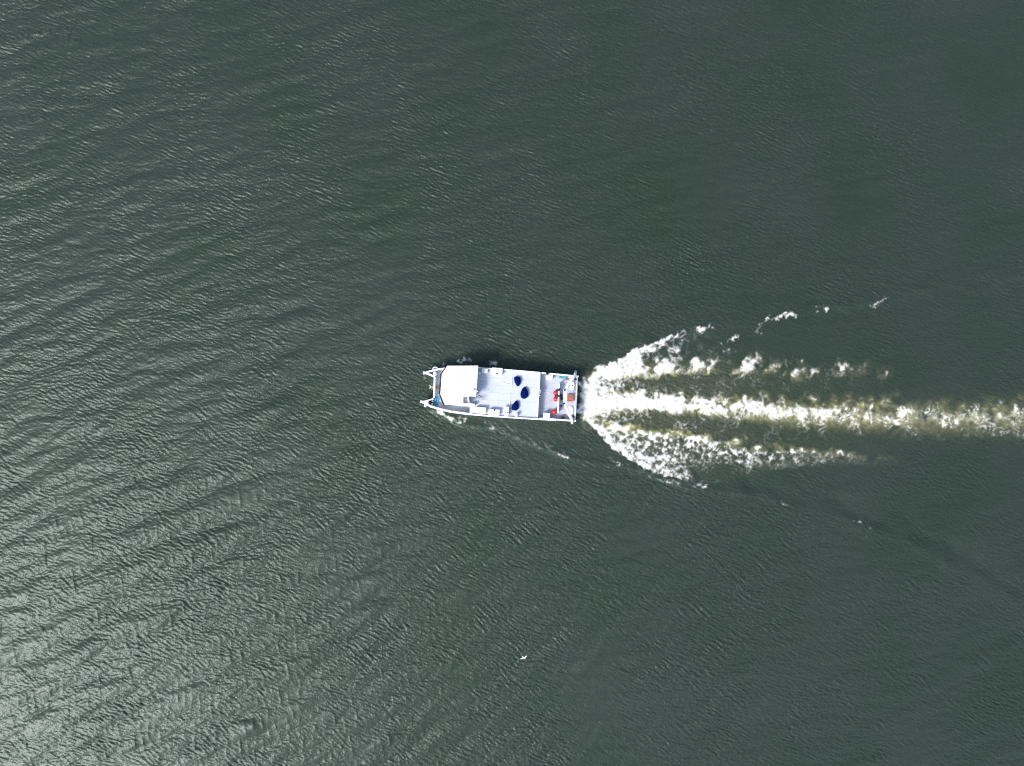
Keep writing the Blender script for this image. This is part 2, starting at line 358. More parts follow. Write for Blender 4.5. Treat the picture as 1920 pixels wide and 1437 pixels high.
crest([(812, 691), (826, 688), (838, 683)], 2.0, 0.55, 0.3)
crest([(856, 681), (864, 675), (874, 674), (886, 678)], 4.0, 0.52, 0.5)
crest([(914, 684), (922, 680), (935, 681)], 2.6, 0.50, 0.45)
crest([(983, 662), (990, 660), (1006, 659)], 1.5, 0.62, 0.3)
crest([(788, 706), (800, 709), (812, 722), (806, 735)], 5.0, 0.22, 0.5)
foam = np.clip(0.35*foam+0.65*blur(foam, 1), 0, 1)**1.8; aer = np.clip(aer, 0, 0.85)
# churned relief
turb = np.clip(foam+aer, 0, 1)
H += turb*(0.06*nA+0.025*nB+0.006*nC)+0.10*np.clip(dc, 0, 1)*on+0.04*foam
H += np.maximum(betw, 0)*(0.02*nB+0.012*nC)
edge = sst(0, 3, LX/2-np.abs(X))*sst(0, 3, LY/2-np.abs(Y))
# the same wave trains (they tile) run on beyond the fine grid, on wider spacing, so the sheet has no visible end
MG = 156; STEP = 3
IX = np.concatenate([np.arange(-MG*STEP, 0, STEP), np.arange(NX), np.arange(NX-1+STEP, NX+MG*STEP, STEP)])
IY = np.concatenate([np.arange(-MG*STEP, 0, STEP), np.arange(NY), np.arange(NY-1+STEP, NY+MG*STEP, STEP)])
EW = lambda f: f[np.ix_(IY % NY, IX % NX)]
EC = lambda m: m[np.ix_(np.clip(IY, 0, NY-1), np.clip(IX, 0, NX-1))]
def mirror(i, n): i = np.abs(i); return np.where(i > n-1, 2*(n-1)-i, i)
ER = lambda m: m[np.ix_(mirror(IY, NY), mirror(IX, NX))]
a1e, a2e, rpe = EC(a1), EC(a2), EC(rip)
HB = a1e*EW(h1)+a2e*EW(h2)+rpe*(0.0106*EW(h3)+0.0078*EW(h3b)+0.0060*EW(h6)*EC(1-0.85*left)+0.0085*EW(h5)*EC(0.35+0.65*sst(500, 900, PY)))
DXB = 0.9*(a1e*EW(dx1)+a2e*EW(dx2)); DYB = 0.9*(a1e*EW(dy1)+a2e*EW(dy2))
inn = (slice(MG, MG+NY), slice(MG, MG+NX))
for big, core in ((HB, H), (DXB, DX), (DYB, DY)): big[inn] = core*edge+big[inn]*(1-edge)
H, DX, DY = HB, DXB, DYB
# wake foam carries on past the fine grid the way it leaves it
HW = ER(np.where(X > 0, turb*0.05*nA, 0)); HW[inn] = 0; H = H+HW
xs = (IX-NX/2+0.5)*D; ys = (IY-NY/2+0.5)*D
env = ER(blur(foam, 6)); foam = ER(foam); aer = ER(aer)

far = np.array([-6000, -2000, -700, -300, -150.0])
gx = np.concatenate([far, xs, -far[::-1]]); gy = np.concatenate([far, ys, -far[::-1]])
pad = lambda a: np.pad(a, 5)
GX, GY = np.meshgrid(gx, gy)
V = np.stack([GX+pad(DX), GY+pad(DY), pad(H)], -1).reshape(-1, 3).astype(np.float32)
FO = pad(foam).ravel().astype(np.float32); AE = pad(aer).ravel().astype(np.float32)
CO = np.pad(np.zeros(H.shape), 5, constant_values=1.0).ravel().astype(np.float32)
nxx, nyy = len(gx), len(gy)
idx = np.arange(nxx*nyy, dtype=np.int32).reshape(nyy, nxx)
Q = np.stack([idx[:-1, :-1], idx[:-1, 1:], idx[1:, 1:], idx[1:, :-1]], -1)
ENV = pad(env)[:-1, :-1]; QX = (960+GX[:-1, :-1]*16); QY = 718.5-GY[:-1, :-1]*16
foamy = ENV > 0.16
bow = foamy & (QX < 1083)
wake = foamy & ~bow
def sheet(name, faces):
    u, inv = np.unique(faces.ravel(), return_inverse=True)
    me = bpy.data.meshes.new(name); nf = len(faces)
    me.vertices.add(len(u)); me.vertices.foreach_set('co', V[u].ravel())
    me.loops.add(nf*4); me.loops.foreach_set('vertex_index', inv.astype(np.int32).ravel())
    me.polygons.add(nf); me.polygons.foreach_set('loop_start', np.arange(0, nf*4, 4, dtype=np.int32))
    me.polygons.foreach_set('use_smooth', np.ones(nf, bool))
    me.update(calc_edges=True)
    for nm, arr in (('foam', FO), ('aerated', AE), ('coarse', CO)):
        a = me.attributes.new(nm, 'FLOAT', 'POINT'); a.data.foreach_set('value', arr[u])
    me.materials.append(M['water'])
    o = bpy.data.objects.new(name, me); C.objects.link(o); return o
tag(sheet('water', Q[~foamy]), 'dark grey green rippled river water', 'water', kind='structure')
tag(sheet('wake_foam', Q[wake]), 'white and olive churned foam trailing behind the boat in three streams', 'foam', kind='stuff')
tag(sheet('bow_foam', Q[bow]), 'thin white foam curling off the two bows along the hull', 'foam', kind='stuff')

# ------------------------------------------------------------------ mesh helpers
BOAT_ANG = -R(3.6)
BOAT_LOC = at(936, 739.5, 0)
BM = Matrix.Translation(BOAT_LOC) @ Matrix.Rotation(BOAT_ANG, 4, 'Z')
def link(name, bm, mat, parent=None, smooth=False, M0=None):
    """one mesh object from world-space geometry, stored in its parent's (or its own) local space"""
    bmesh.ops.remove_doubles(bm, verts=bm.verts, dist=0.0004)
    bmesh.ops.recalc_face_normals(bm, faces=bm.faces)
    base = M0 if M0 is not None else (mats.get(parent.name) if parent else Matrix.Identity(4))
    bm.transform(base.inverted())
    me = bpy.data.meshes.new(name); bm.to_mesh(me); bm.free()
    for f in me.polygons: f.use_smooth = smooth
    for m in (mat if isinstance(mat, (list, tuple)) else [mat]): me.materials.append(m)
    o = bpy.data.objects.new(name, me); C.objects.link(o)
    if parent:
        o.parent = parent
        mats[o.name] = base
    else:
        o.matrix_world = base; mats[o.name] = base
    return o
mats = {}
def empty(name, loc, rz=0.0):
    o = bpy.data.objects.new(name, None); o.empty_display_size = 0.3; C.objects.link(o)
    m = Matrix.Translation(loc) @ Matrix.Rotation(rz, 4, 'Z'); o.matrix_world = m; mats[o.name] = m
    return o
def bevel(bm, w, seg=2):
    bmesh.ops.recalc_face_normals(bm, faces=bm.faces)
    es = [e for e in bm.edges if len(e.link_faces) == 2 and e.calc_face_angle(0) > 0.5]
    bmesh.ops.bevel(bm, geom=es, offset=w, segments=seg, affect='EDGES', clamp_overlap=True)
def prism(bm, pts, z0, z1, base=None, mat=0):
    """pts: px outline seen at z1 (list), extruded down to z0; base: optional px outline for the bottom"""
    zt = z1 if isinstance(z1, (list, tuple)) else [z1]*len(pts)
    top = [bm.verts.new(at(p[0], p[1], z)) for p, z in zip(pts, zt)]
    if base: bot = [bm.verts.new(at(p[0], p[1], z0)) for p in base]
    else: bot = [bm.verts.new((v.co.x, v.co.y, z0)) for v in top]
    n = len(pts); fs = [bm.faces.new(top), bm.faces.new(bot[::-1])]
    for i in range(n): fs.append(bm.faces.new((top[i], bot[i], bot[(i+1) % n], top[(i+1) % n])))
    for f in fs: f.material_index = mat
    return fs
def wall(bm, path, wid, z0, z1, side=1, mat=0):
    """a strip of bulwark along a px path; wid in px to the left (side=1) or right of the path"""
    n = len(path); P = [Vector(p) for p in path]; off = []
    for i in range(n):
        d = (P[min(i+1, n-1)]-P[max(i-1, 0)]).normalized(); off.append(P[i]+Vector((d.y, -d.x))*wid*side)
    za = z0 if isinstance(z0, (list, tuple)) else [z0]*n; zb = z1 if isinstance(z1, (list, tuple)) else [z1]*n
    rows = []
    for i in range(n):
        a = at(*P[i], zb[i]); b = at(*off[i], zb[i])
        rows.append([bm.verts.new(v) for v in (a, b, Vector((b.x, b.y, za[i])), Vector((a.x, a.y, za[i])))])
    for i in range(n-1):
        for k in range(4): bm.faces.new((rows[i][k], rows[i][(k+1) % 4], rows[i+1][(k+1) % 4], rows[i+1][k]))
    bm.faces.new(rows[0]); bm.faces.new(rows[-1][::-1])
def rect(x0, y0, x1, y1, rot=3.6):
    """px rectangle turned with the boat about its own centre"""
    cx, cy = (x0+x1)/2, (y0+y1)/2; c, s = math.cos(R(rot)), math.sin(R(rot))
    return [(cx+(x-cx)*c-(y-cy)*s, cy+(x-cx)*s+(y-cy)*c) for x, y in ((x0, y0), (x1, y0), (x1, y1), (x0, y1))]
def oval(cx, cy, a, b, n=20, p=2.0, rot=3.6):
    out = []
    for i in range(n):
        t = 2*math.pi*i/n; u, v = math.cos(t), math.sin(t)
        u = math.copysign(abs(u)**(2/p), u)*a; v = math.copysign(abs(v)**(2/p), v)*b
        c, s = math.cos(R(rot)), math.sin(R(rot)); out.append((cx+u*c-v*s, cy+u*s+v*c))
    return out
def tube(bm, pts, r, n=8, caps=True, mat=0):
    pts = [Vector(p) for p in pts]; rings = []
    for i, p in enumerate(pts):
        d = (pts[min(i+1, len(pts)-1)]-pts[max(i-1, 0)]).normalized()
        q = d.to_track_quat('Z', 'Y').to_matrix(); rr = r[i] if isinstance(r, (list, tuple)) else r
        rings.append([bm.verts.new(p+q @ Vector((rr*math.cos(2*math.pi*k/n), rr*math.sin(2*math.pi*k/n), 0))) for k in range(n)])
    for a, b in zip(rings, rings[1:]):
        for k in range(n): bm.faces.new((a[k], a[(k+1) % n], b[(k+1) % n], b[k])).material_index = mat
    if caps:
        bm.faces.new(rings[0][::-1]).material_index = mat; bm.faces.new(rings[-1]).material_index = mat
def lathe(bm, c, prof, n=24, mat=0, axis=None):
    rings = []
    q = axis.to_track_quat('Z', 'Y').to_matrix() if axis else Matrix.Identity(3)
    for r, z in prof:
        if r < 1e-5: rings.append([bm.verts.new(c+q @ Vector((0, 0, z)))])
        else: rings.append([bm.verts.new(c+q @ Vector((r*math.cos(2*math.pi*k/n), r*math.sin(2*math.pi*k/n), z))) for k in range(n)])
    for a, b in zip(rings, rings[1:]):
        for k in range(n):
            k2 = (k+1) % n
            vs = [a[0] if len(a) == 1 else a[k], a[0] if len(a) == 1 else a[k2], b[0] if len(b) == 1 else b[k2], b[0] if len(b) == 1 else b[k]]
            u = []
            for v in vs:
                if v not in u: u.append(v)
            if len(u) > 2: bm.faces.new(u).material_index = mat
def coil(cx, cy, z, r0, turns, thick, seed, squash=0.8, loops=None):
    """a heap of rope: wandering loops"""
    rnd = random.Random(seed); c = at(cx, cy, z); pts = []
    n = int(turns*14)
    for i in range(n):
        t = i/14*2*math.pi; rr = r0*(0.55+0.45*math.sin(i*0.37+seed))+rnd.uniform(-.02, .02)
        pts.append(c+Vector((rr*math.cos(t)+0.10*math.sin(i*.11), rr*squash*math.sin(t), thick+thick*1.2*(i/n)*2+rnd.uniform(0, .01))))
    bm = bmesh.new(); tube(bm, pts, thick, 6); return bm

# ------------------------------------------------------------------ the catamaran
boat = empty('catamaran', BOAT_LOC, BOAT_ANG)
tag(boat, 'white twin-hulled work catamaran under way, the only boat on the water', 'boat')
Z_FORE, Z_MID, Z_AFT, Z_ROOF = 0.95, 1.85, 1.0, 3.30
OUT_U = [(792.7, 699.7), (800, 696.6), (811.7, 693.4), (822, 691.2), (834.7, 689.6), (860, 688.3), (896, 688.8), (960, 693.4), (1013, 698.0), (1085, 704.6)]
OUT_L = [(787.2, 753.9), (795, 758.4), (806, 763.4), (820, 768.3), (843, 773.8), (874, 778.0), (916, 781.6), (960, 784.6), (1009, 787.6), (1079.5, 791.2)]
IN_U = [(1083.6, 724), (1000, 719), (880, 712), (814.9, 708.2), (803, 703.6)]
IN_L = [(1080.9, 770), (1000, 764), (880, 756), (811.7, 747.7), (800, 750.3)]
def sponson(outer, inner, zb):
    bm = bmesh.new()
    top = outer+inner; n = len(top)
    zt = [1.45]*len(outer)+[0.98]*len(inner)
    for i in range(4): zt[i] = [1.72, 1.70, 1.65, 1.56][i]
    zt[-1] = 1.6
    # keel line runs midway; sections pinch towards it and rake aft under the bow
    def mid(x): return ip(np.array([x]), [(790, np.mean([outer[0][1], inner[-1][1]])), (900, (outer[6][1]+inner[2][1])/2), (1085, (outer[-1][1]+inner[0][1])/2)])[0]
    levels = [(1.0, 0.0, None), (0.90, 6.0, 0.45), (0.74, 11.0, -0.15), (0.25, 20.0, -0.8)]
    rows = []
    for sc, rake, z in levels:
        row = []
        for (x, y), zz in zip(top, zt):
            m = mid(x); f = max(0.0, 1-(x-787)/90.0)
            row.append(bm.verts.new(at(x+rake*f, m+(y-m)*sc, zz if z is None else z)))
        rows.append(row)
    for a, b in zip(rows, rows[1:]):
        for k in range(n): bm.faces.new((a[k], a[(k+1) % n], b[(k+1) % n], b[k]))
    bm.faces.new(rows[-1])
    return bm
hu = sponson(OUT_U, IN_U, 0); hl = sponson(OUT_L, IN_L, 0)
link('hull', hu, M['hull'], boat); link('hull', hl, M['hull'], boat)
# bridge deck slab between the hulls, with the three deck levels on it
bm = bmesh.new(); prism(bm, [(813.5, 706), (1083.3, 722), (1080.8, 772), (812.2, 748)], 0.55, 0.90)
link('bridge_deck', bm, M['hull'], boat)
bm = bmesh.new()
prism(bm, [(799, 700.2), (812, 696.0), (834, 692.0), (881, 691.5), (881, 776.5), (874, 776.0), (843, 771.8), (820, 766.3), (803, 759.0), (802, 752.6), (813.6, 749.5), (816, 706.0)], 0.92, Z_FORE)
link('foredeck', bm, M['deck_grey'], boat)
def planked(name, pts, z, mat, nlines):
    bm = bmesh.new(); prism(bm, pts, z-0.09, z); return link(name, bm, mat, boat)
bm = bmesh.new()
prism(bm, [(880.5, 691), (896, 691.2), (960, 695.6), (1013.4, 699.6), (1008.2, 785.2), (960, 782.2), (916, 779.2), (880.5, 776.2)], 0.96, Z_MID)
md = link('main_deck', bm, M['deck'], boat)
bm = bmesh.new(); prism(bm, [(1006, 700.0), (1083, 706.8), (1078.8, 789.0), (1004, 785.0)], 0.92, Z_AFT)
ad = link('aft_deck', bm, M['deck_grey'], boat)
# deck seams: fine raised strips across the decks
bm = bmesh.new()
for k in range(1, 6):
    f = k/6
    tube(bm, [at(898, 693+f*84, Z_MID+.004), at(1009, 699.5+f*84.5, Z_MID+.004)], 0.008, 4)
link('deck_seam', bm, M['deck_grey'], boat)
bm = bmesh.new()
for k in range(1, 5):
    f = k/5
    tube(bm, [at(1014, 702+f*80, Z_AFT+.004), at(1079, 707+f*80, Z_AFT+.004)], 0.01, 4)
link('deck_seam', bm, M['steel'], boat)
# bulwarks
bm = bmesh.new()
wall(bm, OUT_U[:6]+[(881, 688.5)], 3.0, 0.93, [1.80, 1.79, 1.77, 1.76, 1.78, 1.85, 1.9], -1)
link('bulwark', bm, M['white'], boat)
bm = bmesh.new()
wall(bm, [(881, 688.5), (896, 688.8), (960, 693.4), (1013, 698)], 2.0, 1.4, 2.05, -1)
link('bulwark', bm, M['white'], boat)
bm = bmesh.new(); wall(bm, [(1013, 698.2), (1050, 701.5), (1085, 704.8)], 2.6, 0.93, 1.72, -1)
link('bulwark', bm, M['white'], boat)
bm = bmesh.new()
wall(bm, OUT_L[:6]+[(884, 778.8)], 3.6, 0.93, [1.80, 1.80, 1.79, 1.78, 1.80, 1.88, 1.9], 1)
link('bulwark', bm, M['white'], boat)
bm = bmesh.new(); wall(bm, [(884, 778.8), (916, 781.6), (960, 784.6), (1009, 787.6)], 2.6, 1.4, 2.05, 1)
link('bulwark', bm, M['white'], boat)
bm = bmesh.new(); wall(bm, [(1009, 787.6), (1042, 789.6)], 4.2, 0.93, 1.76, 1)
wall(bm, [(1042, 788.6), (1079.8, 791.2)], 2.8, 0.93, 1.70, 1)
link('bulwark', bm, M['white'], boat)
bm = bmesh.new(); wall(bm, [(792.7, 699.7), (803, 703.6), (814.2, 708.4)], 3.4, 0.93, [1.80, 1.72, 1.62], 1)
prism(bm, [(792.9, 699.7), (801.5, 697.2), (801.5, 701.9)], 1.2, 1.785)
link('bow_rail', bm, M['white'], boat)
bm = bmesh.new(); wall(bm, [(787.2, 753.9), (799, 750.6), (812, 747.0)], 2.6, 0.93, [1.80, 1.72, 1.62], -1)
prism(bm, [(787.6, 753.9), (803, 750.6), (803, 758.8), (799, 758.2)], 1.2, 1.785)
link('bow_rail', bm, M['white'], boat)
bm = bmesh.new(); prism(bm, [(813.4, 707.0), (816.6, 707.4), (814.9, 746.6), (811.8, 747.6)], 0.4, 1.60); bevel(bm, 0.03)
link('crossbeam', bm, M['white'], boat)
bm = bmesh.new(); wall(bm, [(1083.4, 707), (1079.2, 789)], 2.4, 0.5, 1.28, -1)
link('transom', bm, M['white'], boat)

# wheelhouse
ROOF = [(838.9, 686.2), (896.6, 686.0), (892.6, 743.6), (878.4, 743.6), (878.4, 744.0), (868.8, 744.0), (868.8, 756.4), (878.4, 756.4), (890.2, 757.6), (890.4, 762.6), (869, 761.6), (833.7, 758.7), (825.8, 739.3), (828.5, 701.7)]
bm = bmesh.new()
WTOP = [(840, 687.6), (893.8, 688), (890.4, 741.8), (867.4, 742.6), (867.0, 758.8), (834.6, 756.8), (827.2, 739), (829.8, 702.4)]
WBOT = [(838.6, 688.4), (895.6, 690), (892.8, 743.4), (869.4, 744.0), (868.6, 760.6), (832.6, 758.4), (824.8, 739.4), (827.4, 701.8)]
prism(bm, WTOP, 0.9, Z_ROOF-0.13, WBOT)
wh = link('wheelhouse', bm, M['white'], boat)
bm = bmesh.new(); prism(bm, ROOF, Z_ROOF-0.11, Z_ROOF); bevel(bm, 0.03, 2)
rf = link('roof', bm, M['roof'], wh)
# raked window band round the front and sides
bm = bmesh.new()
TW = [(893.9, 687.3), (839.4, 686.9), (829.0, 702.0), (826.3, 739.2), (834.0, 757.8), (866, 759.6)]
BW = [(895.0, 687.6), (836.6, 686.4), (825.4, 701.0), (822.6, 739.6), (830.8, 760.0), (866, 761.4)]
for i in range(5):
    def lerp(a, b, t): return (a[0]+(b[0]-a[0])*t, a[1]+(b[1]-a[1])*t)
    k = max(1, round(math.dist(TW[i], TW[i+1])/14))
    for j in range(k):
        t0, t1 = (j+0.012)/k, (j+0.988)/k
        a, b = at(*lerp(TW[i], TW[i+1], t0), 3.12), at(*lerp(TW[i], TW[i+1], t1), 3.12)
        c, d = at(*lerp(BW[i], BW[i+1], t1), 2.30), at(*lerp(BW[i], BW[i+1], t0), 2.30)
        bm2 = bmesh.new(); f = bm2.faces.new([bm2.verts.new(v) for v in (a, b, c, d)])
        bmesh.ops.solidify(bm2, geom=[f], thickness=0.03)
        link('window', bm2, M['glass'], wh)
bm.free()
# roof fittings: seam, vents, aerial mounts
bm = bmesh.new()
tube(bm, [at(863.4, 701, Z_ROOF+.004), at(862.4, 726, Z_ROOF+.004), at(861, 742, Z_ROOF+.004)], 0.012, 4)
link('roof_seam', bm, M['deck'], wh)
for (x, y, r) in ((863.8, 704.6, .07), (846.5, 723.5, .06), (861.6, 737, .06)):
    bm = bmesh.new(); lathe(bm, at(x, y, Z_ROOF), [(r, 0), (r, .05), (r*.7, .10), (0, .11)], 12)
    link('roof_vent', bm, M['box'], wh, True)
# companionway steps in the roof's cut-out
sb = None
for k in range(4):
    x0 = 869.3+k*2.35
    bm = bmesh.new(); prism(bm, rect(x0, 745, x0+1.75, 755.6), 1.9, 2.95-k*0.28)
    for f in bm.faces: pass
    link('step', bm, M['black'], boat)
bm = bmesh.new(); wall(bm, [(869, 744.4), (879, 744.4)], .5, 1.9, 3.05); wall(bm, [(869, 756.3), (879, 756.5)], .5, 1.9, 3.05)
for x in (871.4, 873.8, 876.2): tube(bm, [at(x, 744.6, 3.05), at(x, 756.2, 3.05)], 0.035, 6)
tube(bm, [at(878.6, 744.6, 3.05), at(878.6, 756.2, 3.05)], 0.05, 6)
link('step_rail', bm, M['white'], boat)
# side steps from the passage up to the main deck
bm = bmesh.new()
prism(bm, [(881, 763.5), (890.5, 763.2), (890.5, 776.0), (883.5, 776.4)], 0.96, [1.55, 1.9, 1.9, 1.55])
link('ramp', bm, M['deck'], boat)
bm = bmesh.new(); wall(bm, [(878.5, 757.4), (890, 758.0)], -3.8, 1.8, 2.45); link('coaming', bm, M['white'], boat)
# low white curbs on the main deck
for path in ([(959.6, 696.5), (958.4, 722.2)], [(941.5, 719.2), (955.6, 722.6)], [(955.6, 737), (954.6, 764)]):
    bm = bmesh.new(); wall(bm, path, 1.7, Z_MID-.02, Z_MID+.06); link('deck_curb', bm, M['white'], boat)
bm = bmesh.new(); wall(bm, [(1013.2, 700.5), (1008.4, 784.4)], 0.7, Z_MID-.3, Z_MID+0.06, -1); link('deck_lip', bm, M['white'], boat)
for (x, y, w_, h_) in ((1013.1, 732.5, 2.6, 1.6), (1012.9, 736.0, 2.2, 4.2), (1012.0, 741.6, 2.0, 1.4)):
    bm = bmesh.new(); prism(bm, rect(x-w_/2, y-h_/2, x+w_/2, y+h_/2), 1.5, 1.95); bevel(bm, .02)
    link('deck_fitting', bm, M['steel' if h_ > 3 else 'white'], boat)
# gantry across the aft deck
bm = bmesh.new()
G = [(1079, 697.0, 1.5), (1078.2, 704, 2.3), (1073, 712, 2.55), (1066.5, 720, 2.6), (1060, 731, 2.6), (1059.5, 748, 2.6), (1060, 758, 2.6), (1065, 772, 2.55), (1072, 786, 2.3), (1073.2, 793.4, 1.5)]
tube(bm, [at(x, y, z) for x, y, z in G], [.16, .17, .14, .17, .17, .17, .17, .16, .17, .17], 10)
link('gantry', bm, M['white'], boat, True)
bm = bmesh.new(); prism(bm, [(1056.8, 729.5), (1063.4, 729), (1062.6, 758), (1057.0, 757.5)], 2.6, 2.82); bevel(bm, .03)
prism(bm, [(1061, 723), (1064.2, 718), (1065, 729), (1061.5, 729)], 2.6, 2.8)
link('gantry_platform', bm, M['white'], boat)
for (x, y) in ((1058.8, 731.6), (1057.2, 757.6), (1052.4, 761.4)):
    bm = bmesh.new(); z = 2.82 if y < 760 else Z_AFT
    lathe(bm, at(x, y, z), [(.12, 0), (.12, .10), (.07, .16), (0, .18)], 12); link('lamp_housing', bm, M['black'], boat, True)
bm = bmesh.new(); tube(bm, [at(1049, 757.6, 1.6), at(1056.6, 757.8, 2.5)], .03, 6); link('brace', bm, M['steel'], boat)
bm = bmesh.new(); prism(bm, rect(1046.3, 719, 1048.9, 774.5, 2.6), 1.05, 1.75); bevel(bm, .04)
link('beam', bm, M['white'], boat)
for (x, y) in ((1047.8, 722), (1046.6, 770)):
    bm = bmesh.new(); tube(bm, [at(x, y, Z_AFT), at(x, y, 1.08)], .1, 8); link('beam_foot', bm, M['steel'], boat)
# engine hatches on the aft deck
for (x, y, a_, b_) in ((1073.2, 723.6, 4.3, 7.6), (1070.0, 770.2, 4.6, 7.9)):
    bm = bmesh.new(); prism(bm, oval(x, y, a_, b_, 28, 2.8), Z_AFT, Z_AFT+.14); bevel(bm, .03)
    h = link('hatch', bm, M['box'], boat)
    bm = bmesh.new(); lathe(bm, at(x-.3, y-.2, Z_AFT+.14), [(.09, 0), (.09, .03), (.05, .06), (0, .06)], 14); link('hatch_handle', bm, M['steel'], h, True)
# bollards in the aft corners and on the bow
for (x, y) in ((1075.6, 711.5), (1078.8, 711.8), (1071.2, 781.4), (1074.6, 782.4)):
    bm = bmesh.new(); lathe(bm, at(x, y, Z_AFT), [(.11, 0), (.09, .05), (.08, .28), (.13, .31), (.13, .36), (0, .38)], 14); link('bollard', bm, M['black'], boat, True)
for p in ([(1073.4, 708), (1081, 708.6), (1081, 714), (1073.4, 713.4)], [(1068.8, 779), (1078, 779.6), (1078, 787.6), (1068.8, 787)]):
    bm = bmesh.new(); prism(bm, p, Z_AFT, Z_AFT+.02); link('bollard_plate', bm, M['steel'], boat)
bm = bmesh.new(); prism(bm, oval(815.3, 701.2, 3.0, 4.3, 22, 2.6, 0), 1.35, 1.62); bevel(bm, .03); fp = link('fairlead', bm, M['box'], boat)
for y in (699.7, 702.9):
    bm = bmesh.new(); lathe(bm, at(815.3, y, 1.62), [(.075, 0), (.075, .05), (0, .06)], 12); link('fairlead_roller', bm, M['steel'], fp, True)
bm = bmesh.new(); tube(bm, [at(811.2, 692.9, 1.6), at(812.6, 689.8, 1.65), at(816, 688.4, 1.68), at(819.6, 689.4, 1.66), at(821, 691.2, 1.62)], .07, 8)
prism(bm, [(813.5, 692.3), (814.5, 689.6), (818.5, 689.4), (819.8, 691.3)], 1.45, 1.52); link('bow_step', bm, M['deck'], boat, False)
# orange-brown wooden step on the foredeck
bm = bmesh.new(); prism(bm, rect(816.4, 724, 825.2, 728.6, 1), Z_FORE, Z_FORE+.10); bevel(bm, .02); link('wooden_step', bm, M['tan'], boat)
# yellow painted marks on the aft deck
for (x, y) in ((1040.4, 721.4), (1027.2, 735.6), (1026.2, 751.2), (1038.4, 765.6)):
    bm = bmesh.new(); prism(bm, oval(x, y, 1.6, 1.8, 12), Z_AFT+.001, Z_AFT+.008); link('deck_mark', bm, M['yellow'], boat)
# flag staff and radar on the wheelhouse's aft edge
bm = bmesh.new(); lathe(bm, at(888.6, 731.2, Z_ROOF), [(.10, 0), (.10, .18), (.06, .22), (0, .24)], 14); link('radar_post', bm, M['steel'], wh, True)
bm = bmesh.new(); tube(bm, [at(886.6, 732.0, Z_ROOF+.25), at(893.4, 732.6, Z_ROOF+.3)], [.06, .09], 8); tube(bm, [at(891, 731, Z_ROOF-.02), at(896.4, 734.4, Z_ROOF-.2)], .07, 8)
link('radar', bm, M['white'], wh)
bm = bmesh.new(); lathe(bm, at(895.8, 733.6, 2.9), [(0, -.16), (.14, -.1), (.16, 0), (.12, .1), (0, .14)], 14); link('horn', bm, M['black'], wh, True)
fs = empty('flag_staff', at(893.5, 740, 1.9))
tag(fs, 'thin slanting staff with a red pennant behind the white wheelhouse roof', 'flag')
bm = bmesh.new(); tube(bm, [at(892.2, 739.4, 2.6), at(906.0, 747.4, 3.3)], .035, 8); link('staff', bm, M['steel'], fs)
bm = bmesh.new(); P0, P1 = at(899.0, 743.4, 2.94), at(905.6, 747.0, 3.28)
n = 7; top = []; bot = []
for i in range(n):
    p = P0.lerp(P1, i/(n-1)); top.append(bm.verts.new(p+Vector((0, 0, -.02)))); bot.append(bm.verts.new(p+Vector((-.10+.04*math.sin(i*1.7), .16+.03*math.sin(i*2.1), -.30-.05*math.sin(i)))))
for i in range(n-1): bm.faces.new((top[i], top[i+1], bot[i+1], bot[i]))
bmesh.ops.solidify(bm, geom=bm.faces[:], thickness=.012); link('pennant', bm, M['pink'], fs, True)

# ------------------------------------------------------------------ lockers and boxes
def locker(name, label, pts, z0, z1, group, dots=(), cat='deck box', lidmat='box'):
    c = at(sum(p[0] for p in pts)/len(pts), sum(p[1] for p in pts)/len(pts), z0)
    o = empty(name, c, BOAT_ANG); tag(o, label, cat, group)
    bm = bmesh.new(); prism(bm, pts, z0, z1-.07); bevel(bm, .03); link('body', bm, M['box'], o)
    cx, cy = sum(p[0] for p in pts)/len(pts), sum(p[1] for p in pts)/len(pts)
    big = [(cx+(x-cx)*1.04, cy+(y-cy)*1.06) for x, y in pts]
    bm = bmesh.new(); prism(bm, big, z1-.065, z1); bevel(bm, .025); lid = link('lid', bm, M[lidmat], o)
    for (x, y, r) in dots:
        bm = bmesh.new(); lathe(bm, at(x, y, z1), [(r, 0), (r, .05), (r*.6, .09), (0, .1)], 12); link('latch', bm, M['black'], lid, True)
    return o
g1 = 'white lockers along the main deck'
locker('deck_box', 'small square white box nearest the wheelhouse on the upper side of the main deck', rect(904.2, 691.6, 914.2, 699.8), Z_MID, 2.22, g1)
locker('deck_box', 'white locker with one black latch on the upper side of the main deck', rect(922.4, 690.4, 941.8, 702.6), Z_MID, 2.32, g1, [(931.8, 701.2, .10)])
locker('deck_box', 'plain wide white locker beside the side ramp on the lower side of the main deck', rect(891.2, 764.2, 910.8, 775.2), Z_MID, 2.32, g1)
locker('deck_box', 'white locker with one black latch on the lower side of the main deck', rect(916.6, 768.2, 936.4, 779.0), Z_MID, 2.32, g1, [(926.8, 769.4, .10)])
locker('deck_box', 'narrow upright white cabinet with several dark knobs near the lowest bean bag', rect(945.6, 763.2, 953.8, 779.2), Z_MID, 2.35, g1, [(951.4, 774.2, .06), (947.2, 774.4, .04), (946.6, 777.2, .05), (951.4, 767.8, .035)])
locker('deck_box', 'tiny white post box at the lower edge of the main deck', rect(966.8, 775.4, 970.4, 781.6), Z_MID, 2.4, g1)
g2 = 'white boxes on the aft deck'
locker('deck_box', 'white square box against the upper bulwark of the grey aft deck', rect(1023.8, 703.2, 1036.0, 712.0), Z_AFT, 1.75, g2)
locker('deck_box', 'white square box against the lower bulwark of the grey aft deck', rect(1018.6, 774.8, 1031.0, 783.8), Z_AFT, 1.75, g2)
bm = bmesh.new(); lathe(bm, at(900, 700, Z_MID+.0), [(.05, 0), (.05, .5), (.12, .55), (.12, .68), (0, .72)], 14)
link('deck_light', bm, M['white'], boat, True)

